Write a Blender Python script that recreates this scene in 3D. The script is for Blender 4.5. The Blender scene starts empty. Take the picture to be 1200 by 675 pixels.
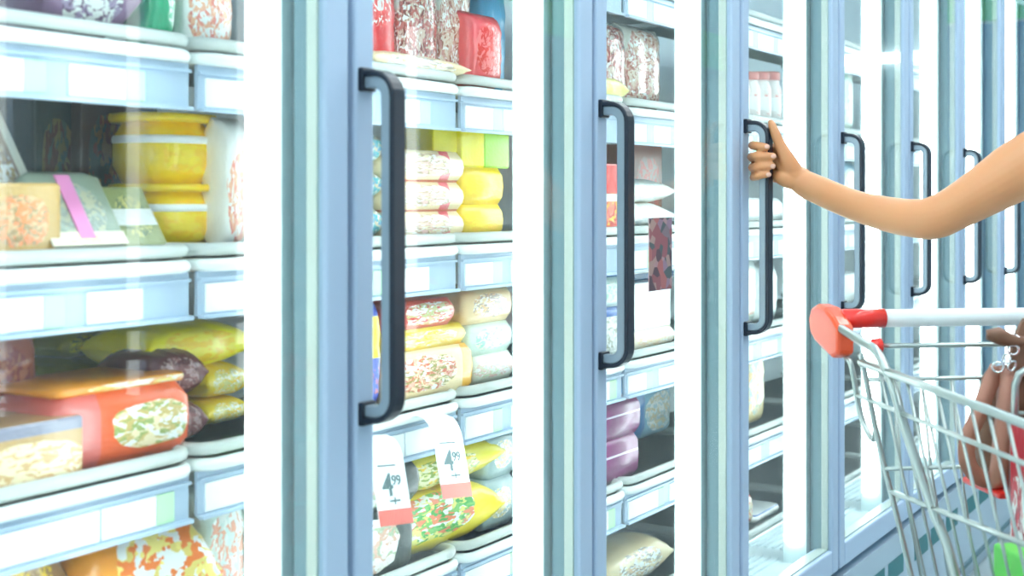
import bpy, bmesh, math, random
from mathutils import Vector, Matrix
from math import sin, cos, pi, radians, sqrt

scene = bpy.context.scene
COL = scene.collection
random.seed(7)

# ------------------------------------------------------------------ helpers
class MB:
    """collects shapes, then links them as ONE mesh object"""
    def __init__(self):
        self.v = []; self.f = []; self.m = []; self.s = []
    def add(self, vs, fs, mi=0, smooth=False):
        b = len(self.v)
        self.v += [tuple(p) for p in vs]
        for f in fs:
            self.f.append(tuple(b + i for i in f)); self.m.append(mi); self.s.append(smooth)
    def box(self, x0, x1, y0, y1, z0, z1, mi=0):
        vs = [(x, y, z) for x in (x0, x1) for y in (y0, y1) for z in (z0, z1)]
        self.add(vs, [(0, 1, 3, 2), (4, 6, 7, 5), (0, 4, 5, 1), (2, 3, 7, 6), (0, 2, 6, 4), (1, 5, 7, 3)], mi)
    def rings(self, rings, mi=0, smooth=True, caps=True, closed=False):
        n = len(rings[0]); vs = [p for r in rings for p in r]; fs = []
        k = len(rings)
        for i in range(k if closed else k - 1):
            j = (i + 1) % k
            for a in range(n):
                b = (a + 1) % n
                fs.append((i * n + a, i * n + b, j * n + b, j * n + a))
        if caps and not closed:
            fs.append(tuple(reversed(range(n)))); fs.append(tuple((k - 1) * n + a for a in range(n)))
        self.add(vs, fs, mi, smooth)
    def tube(self, pts, r, seg=8, mi=0, closed=False):
        pts = [Vector(p) for p in pts]
        n = len(pts); rr = r if isinstance(r, (list, tuple)) else [r] * n
        T = []
        for i in range(n):
            a = pts[i - 1] if (i > 0 or closed) else pts[i]
            b = pts[(i + 1) % n] if (i < n - 1 or closed) else pts[i]
            T.append((b - a).normalized())
        ref = Vector((0, 0, 1)) if abs(T[0].z) < .9 else Vector((1, 0, 0))
        N = (ref - T[0] * ref.dot(T[0])).normalized()
        rings = []
        for i in range(n):
            N = (N - T[i] * N.dot(T[i])).normalized()
            B = T[i].cross(N)
            rings.append([pts[i] + (N * cos(2 * pi * k / seg) + B * sin(2 * pi * k / seg)) * rr[i] for k in range(seg)])
        self.rings(rings, mi, True, True, closed)
    def cyl(self, a, b, r, seg=12, mi=0):
        self.tube([a, b], r, seg, mi)
    def sweep_xz(self, path, n0, n1, y0, y1, mi=0):
        """rectangular bar swept along an XZ path; n0..n1 offset along the path normal"""
        rings = []
        n = len(path)
        for i in range(n):
            a = Vector(path[max(i - 1, 0)]); b = Vector(path[min(i + 1, n - 1)])
            t = (b - a).normalized(); nx, nz = t.y, -t.x
            p = path[i]
            rings.append([(p[0] + nx * o, y, p[1] + nz * o) for o, y in ((n0, y0), (n1, y0), (n1, y1), (n0, y1))])
        self.rings(rings, mi, False)
    def build(self, name, mats, parent=None, bevel=0, subd=0, loc=None):
        me = bpy.data.meshes.new(name)
        me.from_pydata(self.v, [], self.f)
        for m in (mats if isinstance(mats, (list, tuple)) else [mats]):
            me.materials.append(m)
        for p, mi, s in zip(me.polygons, self.m, self.s):
            p.material_index = mi; p.use_smooth = s
        bm = bmesh.new(); bm.from_mesh(me)
        bmesh.ops.recalc_face_normals(bm, faces=bm.faces)
        bm.to_mesh(me); bm.free(); me.update()
        o = bpy.data.objects.new(name, me); COL.objects.link(o)
        if parent: o.parent = parent
        if loc: o.location = loc
        if bevel:
            b = o.modifiers.new('bevel', 'BEVEL'); b.width = bevel; b.segments = 2; b.limit_method = 'ANGLE'
        if subd:
            s = o.modifiers.new('subd', 'SUBSURF'); s.levels = subd; s.render_levels = subd
        return o

def tag(o, label=None, cat=None, group=None, kind=None):
    if label: o['label'] = label
    if cat: o['category'] = cat
    if group: o['group'] = group
    if kind: o['kind'] = kind
    return o

def empty(name, loc=(0, 0, 0), rz=0):
    o = bpy.data.objects.new(name, None); COL.objects.link(o)
    o.location = loc; o.rotation_euler = (0, 0, rz); o.empty_display_size = .05
    return o

def arc(cx, cz, r, a0, a1, n=6):
    return [(cx + r * cos(radians(a0 + (a1 - a0) * i / n)), cz + r * sin(radians(a0 + (a1 - a0) * i / n))) for i in range(n + 1)]

def catmull(P, n=6):
    out = []
    for i in range(len(P) - 1):
        p0 = P[max(i - 1, 0)]; p1 = P[i]; p2 = P[i + 1]; p3 = P[min(i + 2, len(P) - 1)]
        for k in range(n):
            t = k / n
            out.append(tuple(.5 * (2 * b + (c - a) * t + (2 * a - 5 * b + 4 * c - d) * t * t + (3 * b - a - 3 * c + d) * t ** 3)
                             for a, b, c, d in zip(p0, p1, p2, p3)))
    out.append(tuple(P[-1]))
    return out

# ------------------------------------------------------------------ materials
def pbr(name, col, rough=.5, metal=0, coat=0, emit=None, es=0, sss=0, alpha=1, noise=0, nscale=30, trans=0):
    m = bpy.data.materials.new(name); m.use_nodes = True
    nt = m.node_tree; b = nt.nodes['Principled BSDF']
    b.inputs['Base Color'].default_value = (*col, 1)
    b.inputs['Roughness'].default_value = rough
    b.inputs['Metallic'].default_value = metal
    b.inputs['Coat Weight'].default_value = coat
    b.inputs['Alpha'].default_value = alpha
    b.inputs['Transmission Weight'].default_value = trans
    if sss:
        b.inputs['Subsurface Weight'].default_value = sss
        b.inputs['Subsurface Radius'].default_value = (.012, .005, .003)
        b.inputs['Subsurface Scale'].default_value = 1
    if emit:
        b.inputs['Emission Color'].default_value = (*emit, 1); b.inputs['Emission Strength'].default_value = es
    if noise:
        tc = nt.nodes.new('ShaderNodeTexCoord'); n = nt.nodes.new('ShaderNodeTexNoise'); n.inputs['Scale'].default_value = nscale
        n.inputs['Detail'].default_value = 4
        mx = nt.nodes.new('ShaderNodeMix'); mx.data_type = 'RGBA'
        mx.inputs['A'].default_value = (*[c * (1 - noise) for c in col], 1); mx.inputs['B'].default_value = (*[min(1, c * (1 + noise)) for c in col], 1)
        nt.links.new(tc.outputs['Object'], n.inputs['Vector']); nt.links.new(n.outputs['Fac'], mx.inputs['Factor'])
        nt.links.new(mx.outputs['Result'], b.inputs['Base Color'])
    return m

def glass_mat(name, tint=(.93, .98, .98), boost=1.0, ior=1.5, bloom_veil=0):
    m = bpy.data.materials.new(name); m.use_nodes = True
    nt = m.node_tree; nt.nodes.clear()
    out = nt.nodes.new('ShaderNodeOutputMaterial'); mix = nt.nodes.new('ShaderNodeMixShader')
    tr = nt.nodes.new('ShaderNodeBsdfTransparent'); gl = nt.nodes.new('ShaderNodeBsdfGlossy')
    fr = nt.nodes.new('ShaderNodeFresnel'); fr.inputs['IOR'].default_value = ior
    tr.inputs['Color'].default_value = (*tint, 1); gl.inputs['Roughness'].default_value = .01
    mul = nt.nodes.new('ShaderNodeMath'); mul.operation = 'MULTIPLY'; mul.inputs[1].default_value = boost; mul.use_clamp = True
    ge = nt.nodes.new('ShaderNodeNewGeometry'); io = nt.nodes.new('ShaderNodeMix')   # pane has two faces: same reflectance from either side
    io.inputs['A'].default_value = ior; io.inputs['B'].default_value = 1 / ior
    nt.links.new(ge.outputs['Backfacing'], io.inputs['Factor']); nt.links.new(io.outputs['Result'], fr.inputs['IOR'])
    nt.links.new(fr.outputs[0], mul.inputs[0]); nt.links.new(mul.outputs[0], mix.inputs[0])
    nt.links.new(tr.outputs[0], mix.inputs[1]); nt.links.new(gl.outputs[0], mix.inputs[2])
    if bloom_veil:        # faint translucent veil in the pane, imitates white bloom around the lamps
        tl = nt.nodes.new('ShaderNodeBsdfTranslucent'); tl.inputs['Color'].default_value = (.95, 1, 1, 1)
        m2 = nt.nodes.new('ShaderNodeMixShader'); m2.inputs[0].default_value = bloom_veil
        nt.links.new(mix.outputs[0], m2.inputs[1]); nt.links.new(tl.outputs[0], m2.inputs[2]); mix = m2
    nt.links.new(mix.outputs[0], out.inputs[0])
    return m

def pack_mat(name, base, food=None, patch=(.5, .5, .34, .34), band=None, bands=(.0, .0), vband=None, clear=0, rough=.3, scale=7, seed=0):
    """printed packaging: base colour, an elliptical picture of `food` colours, a level band and an upright band"""
    deep = lambda c: tuple(v ** 1.35 for v in c)     # inks as they are under plain light
    base = deep(base); food = food and [deep(c) for c in food]; band = band and deep(band); vband = vband and (deep(vband[0]), *vband[1:])
    m = bpy.data.materials.new(name); m.use_nodes = True
    nt = m.node_tree; b = nt.nodes['Principled BSDF']; N = nt.nodes.new; L = nt.links.new
    b.inputs['Roughness'].default_value = rough
    b.inputs['Coat Weight'].default_value = .25; b.inputs['Coat Roughness'].default_value = .15
    tc = N('ShaderNodeTexCoord'); sp = N('ShaderNodeSeparateXYZ'); L(tc.outputs['Generated'], sp.inputs[0])
    def math_(op, a, bb=None, c=None):
        n = N('ShaderNodeMath'); n.operation = op
        for i, x in enumerate((a, bb, c)):
            if x is None: continue
            if isinstance(x, (int, float)): n.inputs[i].default_value = x
            else: L(x, n.inputs[i])
        return n.outputs[0]
    def mixc(fac, A, B):
        n = N('ShaderNodeMix'); n.data_type = 'RGBA'
        L(fac, n.inputs['Factor'])
        for k, x in (('A', A), ('B', B)):
            if isinstance(x, tuple): n.inputs[k].default_value = (*x, 1)
            else: L(x, n.inputs[k])
        return n.outputs['Result']
    mp = N('ShaderNodeMapping'); mp.inputs['Location'].default_value = (seed * 1.37, seed * .71, seed * .33); L(tc.outputs['Generated'], mp.inputs[0])
    nz = N('ShaderNodeTexNoise'); nz.inputs['Scale'].default_value = 5; L(mp.outputs[0], nz.inputs['Vector'])
    col = mixc(nz.outputs['Fac'], tuple(c * .88 for c in base), tuple(min(1, c * 1.1) for c in base))
    Y, Z = sp.outputs['Y'], sp.outputs['Z']
    if vband:
        c, y0, y1 = vband
        fac = math_('MULTIPLY', math_('GREATER_THAN', Y, y0), math_('LESS_THAN', Y, y1)); col = mixc(fac, col, c)
    if food:
        vo = N('ShaderNodeTexVoronoi'); vo.inputs['Scale'].default_value = scale * 2.3
        wz = N('ShaderNodeTexNoise'); wz.inputs['Scale'].default_value = 6; wz.inputs['Detail'].default_value = 3; L(mp.outputs[0], wz.inputs['Vector'])
        wv = N('ShaderNodeVectorMath'); wv.operation = 'MULTIPLY_ADD'; wv.inputs[1].default_value = (.45, .45, .45); L(wz.outputs['Color'], wv.inputs[0]); L(mp.outputs[0], wv.inputs[2])
        L(wv.outputs[0], vo.inputs['Vector'])
        sc = N('ShaderNodeSeparateColor'); L(vo.outputs['Color'], sc.inputs[0])
        rp = N('ShaderNodeValToRGB'); rp.color_ramp.interpolation = 'CONSTANT'
        L(sc.outputs[0], rp.inputs[0])
        el = rp.color_ramp.elements
        while len(el) < len(food): el.new(.5)
        for i, c in enumerate(food): el[i].position = i / len(food); el[i].color = (*c, 1)
        cy, cz, ry, rz = patch
        e = math_('ADD', math_('POWER', math_('ABSOLUTE', math_('DIVIDE', math_('SUBTRACT', Y, cy), ry)), 2.6),
                  math_('POWER', math_('ABSOLUTE', math_('DIVIDE', math_('SUBTRACT', Z, cz), rz)), 2.6))
        e = math_('ADD', e, math_('MULTIPLY', math_('SUBTRACT', nz.outputs['Fac'], .5), .8))
        col = mixc(math_('LESS_THAN', e, 1.0), col, rp.outputs[0])
    if band:
        fac = math_('MULTIPLY', math_('GREATER_THAN', Z, bands[0]), math_('LESS_THAN', Z, bands[1])); col = mixc(fac, col, band)
    L(col, b.inputs['Base Color'])
    bp = N('ShaderNodeBump'); bp.inputs['Strength'].default_value = .25; bp.inputs['Distance'].default_value = .004
    n2 = N('ShaderNodeTexNoise'); n2.inputs['Scale'].default_value = 14; L(mp.outputs[0], n2.inputs['Vector'])
    L(n2.outputs['Fac'], bp.inputs['Height']); L(bp.outputs[0], b.inputs['Normal'])
    return m

RED = (.75, .06, .05); YEL = (.95, .68, .03); WHT = (.9, .9, .88); GRN = (.12, .45, .08); CRM = (.9, .78, .55); PNK = (.85, .25, .35)
TAN = (.72, .48, .25); BRN = (.25, .09, .05); ORG = (.92, .3, .05); BLU = (.06, .16, .6); TEA = (.05, .42, .45); LBL = (.2, .55, .85)
M = {}
M['frame'] = pbr('blue_grey_aluminium', (.47, .60, .77), .4, .05)
M['cream'] = pbr('pale_spacer_profile', (.54, .60, .54), .4, .1)
M['gasket'] = pbr('blue_grey_gasket', (.12, .22, .26), .6)
M['mull'] = pbr('pale_grey_mullion', (.62, .74, .73), .45)
M['liner'] = pbr('white_liner', (.86, .93, .95), .45, noise=.04, nscale=8)
M['floorliner'] = pbr('ribbed_liner', (.60, .70, .73), .45)
M['glass'] = glass_mat('door_glass', bloom_veil=.012, ior=1.3)
M['black'] = pbr('black_plastic', (.012, .02, .035), .35)
M['inlay'] = pbr('grey_handle_face', (.30, .38, .44), .3, .3)
M['lamp'] = pbr('lamp_diffuser', (1, 1, 1), .5, emit=(.93, 1, 1), es=11)
M['wire'] = pbr('white_coated_wire', (.85, .88, .86), .35)
M['lampfar'] = pbr('far_lamp_diffuser', (1, 1, 1), .5, emit=(.93, 1, 1), es=5)
M['nail'] = pbr('nail', (.78, .47, .36), .25)
M['rail'] = pbr('pale_blue_rail', (.45, .56, .70), .3)
M['labelw'] = pbr('white_label', (.92, .93, .92), .5)
M['labelg'] = pbr('mint_label', (.55, .82, .52), .5)
M['kick'] = pbr('light_kick_plate', (.44, .56, .66), .35, .15)
M['slot'] = pbr('teal_vent', (.03, .18, .20), .5)
M['chrome'] = pbr('galvanised_wire', (.46, .52, .50), .3, .8)
M['redp'] = pbr('red_plastic', (.85, .03, .02), .3, coat=.3)
M['orangep'] = pbr('orange_red_plastic', (.88, .10, .03), .35, coat=.3)
M['whitep'] = pbr('white_plastic_tube', (.80, .86, .87), .3)
M['rubber'] = pbr('dark_rubber', (.03, .03, .035), .6)
M['leather'] = pbr('brown_leather', (.46, .21, .145), .5, noise=.25, nscale=25)
M['leatherd'] = pbr('dark_brown_leather', (.20, .09, .05), .5, noise=.25, nscale=25)
M['steel'] = pbr('polished_steel', (.85, .87, .88), .12, 1)
M['skin'] = pbr('skin', (.66, .31, .14), .45, sss=.25, noise=.05, nscale=12)
M['hair'] = pbr('dark_hair', (.05, .025, .015), .5)
M['shirt'] = pbr('white_cotton', (.8, .8, .78), .8)
M['jeans'] = pbr('blue_denim', (.08, .14, .28), .8, noise=.2, nscale=80)
M['floor'] = pbr('pale_floor_tile', (.42, .50, .52), .25, noise=.08, nscale=2)
M['ceil'] = pbr('white_ceiling', (.8, .84, .85), .7)
M['shopwall'] = pbr('dim_shop_wall', (.26, .38, .42), .6)
M['blueboard'] = pbr('blue_board', (.10, .22, .46), .6)
M['lid'] = pbr('dull_red_lid', (.62, .22, .20), .4)
M['wall'] = pbr('pale_wall', (.62, .74, .76), .6)
M['panel'] = pbr('ceiling_light_diffuser', (1, 1, 1), .5, emit=(.95, .99, 1), es=13)
M['signg'] = pbr('green_sign', (.12, .75, .15), .5)
M['card'] = pbr('white_price_card', (.88, .9, .92), .45)
M['cardr'] = pbr('red_card_band', (.85, .16, .12), .5)
M['ink'] = pbr('grey_ink', (.10, .16, .17), .6)
PINK = pbr('pink_stripe', (.80, .25, .52), .4)

P = dict(
 purple=dict(base=(.42, .28, .42), food=[(.5, .4, .55), WHT, (.3, .2, .3)]),
 green=dict(base=(.05, .52, .30), food=[WHT, (.3, .7, .5)], patch=(.7, .5, .2, .3)),
 whitered=dict(base=WHT, food=[(.85, .35, .3), WHT, (.9, .55, .4), WHT], patch=(.5, .4, .4, .35)),
 brownwhite=dict(base=(.42, .33, .26), food=[(.55, .42, .2), WHT, (.35, .28, .25)], vband=((.8, .8, .72), .86, 1)),
 goldbrown=dict(base=(.62, .40, .10), food=[ORG, TAN, (.45, .3, .1)]),
 greenfood=dict(base=(.40, .46, .38), food=[(.5, .55, .5), (.42, .45, .4), (.62, .6, .45)], band=(.75, .22, .5), bands=(.0, .0)),
 olivewhite=dict(base=(.42, .45, .22), band=WHT, bands=(.35, .62), food=[(.3, .35, .2), (.7, .65, .3)]),
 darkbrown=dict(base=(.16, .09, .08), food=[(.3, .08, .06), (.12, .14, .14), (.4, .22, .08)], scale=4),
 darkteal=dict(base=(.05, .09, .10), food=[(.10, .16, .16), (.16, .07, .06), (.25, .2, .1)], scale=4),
 yellow=dict(base=(1, .72, .01), food=[(1, .78, .03), (1, .68, .01)], scale=4),
 rust=dict(base=(.50, .16, .10), food=[(.6, .25, .15), (.4, .1, .08)]),
 olive=dict(base=(.46, .42, .06), food=[(.7, .65, .05), (.3, .32, .1), (.55, .5, .1)]),
 plum=dict(base=(.26, .10, .10), food=[(.35, .16, .16), (.2, .07, .08), (.55, .4, .4)]),
 yellowfood=dict(base=(.92, .74, .08), food=[WHT, YEL, (.8, .75, .35), (.95, .85, .4)]),
 yellow2=dict(base=(1, .86, .01), food=[(.95, .82, .1), YEL], scale=4),
 orange=dict(base=(.86, .20, .06), food=[CRM, (.7, .55, .25), (.45, .5, .2), WHT], patch=(.66, .5, .28, .30), vband=((.8, .25, .22), .0, .3), scale=6),
 biscuit=dict(base=(.62, .42, .20), food=[CRM, TAN, (.85, .75, .55)], patch=(.55, .35, .45, .35), band=(.35, .34, .42), bands=(.8, 1)),
 orangeyellow=dict(base=(.92, .42, .04), food=[(.95, .8, .3), ORG, (.85, .7, .25), WHT], patch=(.62, .5, .38, .42), scale=5),
 brownyellow=dict(base=(.42, .22, .05), food=[YEL, (.5, .3, .08), TAN]),
 violet=dict(base=(.22, .18, .50)),
 paleclear=dict(base=(.68, .78, .74), food=[WHT, (.75, .82, .8), (.9, .5, .4)]),
 red=dict(base=(.82, .05, .06), food=[(.9, .15, .15), RED, WHT], patch=(.4, .6, .3, .15)),
 red2=dict(base=(.85, .16, .18), food=[(.9, .3, .3), RED]),
 meat=dict(base=(.62, .66, .62), food=[(.6, .2, .17), (.75, .6, .5), (.35, .12, .1), WHT, (.65, .3, .28)], patch=(.5, .45, .45, .5), scale=9, rough=.12),
 meat2=dict(base=(.72, .72, .66), food=[(.75, .55, .45), WHT, (.5, .25, .2), (.8, .7, .6), (.7, .4, .38)], patch=(.5, .45, .45, .5), scale=10, rough=.12),
 blue=dict(base=(.18, .55, .80)),
 teal=dict(base=(.65, .75, .72), food=[TEA, WHT, (.1, .35, .5), (.6, .5, .35), TEA], patch=(.5, .5, .5, .5), scale=6),
 cream=dict(base=(.88, .74, .50), food=[(.9, .85, .75), (.85, .6, .55), (.6, .45, .3), CRM, WHT], patch=(.42, .55, .4, .36), vband=((.82, .16, .2), .66, .78), scale=8, band=(.7, .2, .08), bands=(0, .07)),
 lemonpale=dict(base=(.88, .80, .35)),
 lemon=dict(base=(.90, .82, .02)), lime=dict(base=(.45, .78, .08)),
 blueyellow=dict(base=(.05, .12, .60), band=(.95, .80, .02), bands=(.48, .84), food=[(.1, .2, .7), (.8, .3, .35), BLU], patch=(.5, .28, .5, .12)),
 creamred=dict(base=(.90, .74, .48), food=[(.75, .25, .15), WHT, (.45, .4, .15), CRM, (.85, .55, .45)], patch=(.42, .55, .36, .34), vband=((.92, .55, .03), .84, 1), scale=9),
 redfood=dict(base=(.80, .14, .10), food=[(.6, .6, .3), WHT, RED, (.75, .5, .3)], patch=(.6, .5, .34, .4)),
 pale=dict(base=(.82, .84, .74), food=[(.85, .6, .55), WHT, (.7, .78, .6)], patch=(.5, .5, .45, .3)),
 palegreen=dict(base=(.74, .85, .78), food=[WHT, (.5, .75, .65), (.85, .85, .7)]),
 beige=dict(base=(.86, .72, .48), food=[CRM, WHT, (.8, .6, .4), (.5, .45, .4)]),
 yellowgreen=dict(base=(.90, .76, .06), food=[(.15, .5, .15), WHT, (.9, .35, .2), (.85, .8, .3), (.3, .6, .2)], patch=(.38, .6, .34, .34), scale=6),
 yellowleaf=dict(base=(.88, .78, .10), food=[(.85, .8, .4), (.4, .5, .1), (.9, .85, .6), YEL], patch=(.4, .35, .36, .35), scale=7),
 blackwhite=dict(base=(.035, .06, .055), food=[(.85, .8, .75), WHT, (.75, .5, .4), (.5, .55, .4)], patch=(.40, .5, .36, .38), scale=5),
 greyclear=dict(base=(.45, .55, .55), food=[WHT, (.8, .7, .4), (.5, .6, .6)], patch=(.5, .5, .3, .3)),
 redorange=dict(base=(.85, .08, .05), food=[(.95, .6, .05), RED, (.9, .3, .2)], patch=(.5, .35, .4, .25), band=(.9, .9, .85), bands=(.45, .56)),
 brownred=dict(base=(.45, .20, .15), food=[(.7, .15, .12), (.5, .3, .25)], patch=(.5, .45, .4, .4)),
 whiteclear=dict(base=(.84, .87, .87), food=[WHT, (.75, .8, .82), (.82, .85, .8)], patch=(.5, .5, .5, .5)),
 whiteblue=dict(base=WHT, band=(.08, .2, .5), bands=(.82, 1), food=[WHT, (.5, .5, .4), (.8, .8, .8)]),
 bluewhite=dict(base=(.06, .22, .45), band=WHT, bands=(.25, .5)),
 tan=dict(base=(.86, .78, .66), food=[(.85, .65, .5), CRM, WHT]),
 white=dict(base=(.90, .92, .92)),
 purplepack=dict(base=(.72, .70, .78), food=[(.30, .008, .19), (.34, .015, .23)], patch=(.5, .52, .7, .7), band=(.85, .75, .85), bands=(.6, .65), scale=4),
 navy=dict(base=(.06, .32, .66)), paleblue=dict(base=(.40, .62, .75), food=[(.6, .75, .8), WHT, (.8, .7, .5)]),
 jar=dict(base=(.80, .76, .74), food=[(.8, .4, .38), WHT, (.75, .7, .65)], band=(.85, .85, .85), bands=(.3, .6)),
 palefood=dict(base=(.75, .82, .78), food=[(.9, .7, .45), WHT, (.8, .45, .35), (.6, .7, .6)]),
 tanfood=dict(base=(.82, .68, .38), food=[(.85, .6, .3), CRM, (.55, .65, .6)]),
)
for i, (k, a) in enumerate(P.items()):
    M['p_' + k] = pack_mat('print_' + k, seed=i, **a)

# ------------------------------------------------------------------ camera
cam_d = bpy.data.cameras.new('camera'); cam = bpy.data.objects.new('camera', cam_d); COL.objects.link(cam)
CAMX, CAMZ, YAW = .98, 1.2, radians(31.4914)
cam.location = (CAMX, 0, CAMZ); cam.rotation_euler = (radians(90), 0, YAW)
cam_d.sensor_width = 36; cam_d.lens = 36 * 1572 / 1200; cam_d.shift_y = -105.5 / 1200
cam_d.clip_start = .02; cam_d.clip_end = 60
cam_d.dof.use_dof = True; cam_d.dof.focus_distance = 2.55; cam_d.dof.aperture_fstop = 4.8
scene.camera = cam
CY, SY = cos(YAW), sin(YAW)
def W(r, d, z):          # right of / ahead of the camera's standpoint -> world
    return Vector((CAMX + CY * r - SY * d, SY * r + CY * d, z))

# ------------------------------------------------------------------ setting
AW = 2.9                 # aisle width between the two freezer fronts
PITCH, Y0 = .605, 1.242  # door pitch, position of the first door gap in view
NB = 8                   # bays; bay 0 is the leftmost
YS = Y0 - PITCH; YE = YS + NB * PITCH
b = MB(); b.box(-1.1, AW + 1.1, -2.6, 9.6, -.06, 0); tag(b.build('floor', M['floor']), kind='structure')
b = MB(); b.box(-1.1, AW + 1.1, -2.6, 9.6, 3.2, 3.26); tag(b.build('ceiling', M['ceil']), kind='structure')
b = MB(); b.box(-1.1, AW + 1.1, -2.66, -2.6, 0, 3.2); tag(b.build('wall_front', M['wall']), kind='structure')
b = MB(); b.box(-1.1, AW + 1.1, 9.6, 9.66, 0, 3.2); wall_back = tag(b.build('wall_back', M['wall']), kind='structure')
b = MB(); b.box(-.1, 1.30, 9.57, 9.6, .0, 2.40); tag(b.build('blue_board', M['blueboard'], wall_back), kind='structure')
b = MB(); b.box(-.1, 1.30, 9.56, 9.6, 2.42, 2.66); tag(b.build('green_board', M['signg'], wall_back), kind='structure')
b = MB(); b.box(1.50, 2.05, 9.55, 9.6, 2.165, 2.235); tag(b.build('lamp_bar', M['lampfar'], wall_back), kind='structure')
b = MB(); b.box(-1.16, -1.1, -2.6, 9.6, 0, 3.2); tag(b.build('wall_left', M['wall']), kind='structure')
# the shop side across the aisle: what the door glass mirrors
wr = MB(); wr.box(AW + .5, AW + .56, -2.6, 9.6, 0, 3.2); wr.box(AW, AW + .5, -2.6, 9.6, 2.1, 3.2); wr.box(AW, AW + .5, -2.6, 9.6, 0, .33)
wall_right = tag(wr.build('wall_right', M['shopwall']), kind='structure')
lm = MB(); ps = MB()
for k in range(-3, 14):
    yk = 3.01 + .605 * (k - 3)
    if -2.4 < yk < 6.3:
        lm.box(AW - .005, AW + .04, yk - .012, yk + .012, .45, 2.05); ps.box(AW + .0, AW + .05, yk + .045, yk + .12, .33, 2.1)
tag(lm.build('lamp_row', M['lampfar'], wall_right), kind='structure'); tag(ps.build('post_row', M['frame'], wall_right), kind='structure')
sh = MB()
for z in (.4, .643, .884, 1.129, 1.387, 1.639): sh.box(AW + .15, AW + .5, -2.6, 9.6, z - .07, z)
tag(sh.build('shelf_row', M['shopwall'], wall_right), kind='structure')
sg = MB()
for y in (6.2, 8.6): sg.box(AW - .04, AW, y, y + 1.0, 2.15, 2.4)
tag(sg.build('sign_band', M['signg'], wall_right), kind='structure')
for x in (.55, 1.75):
    for y in (-1.2, 1.4, 4.0, 6.6):
        f = MB(); f.box(x - .13, x + .13, y - .95, y + .95, 3.165, 3.2)
        t = empty('ceiling_light', (0, 0, 0)); 
        fr = f.build('light_housing', M['ceil'], t)
        d = MB(); d.box(x - .11, x + .11, y - .92, y + .92, 3.15, 3.164); d.build('light_diffuser', M['panel'], t)
        tag(t, 'long white strip light on the ceiling above the aisle', 'ceiling light', 'ceiling strip lights')
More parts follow.
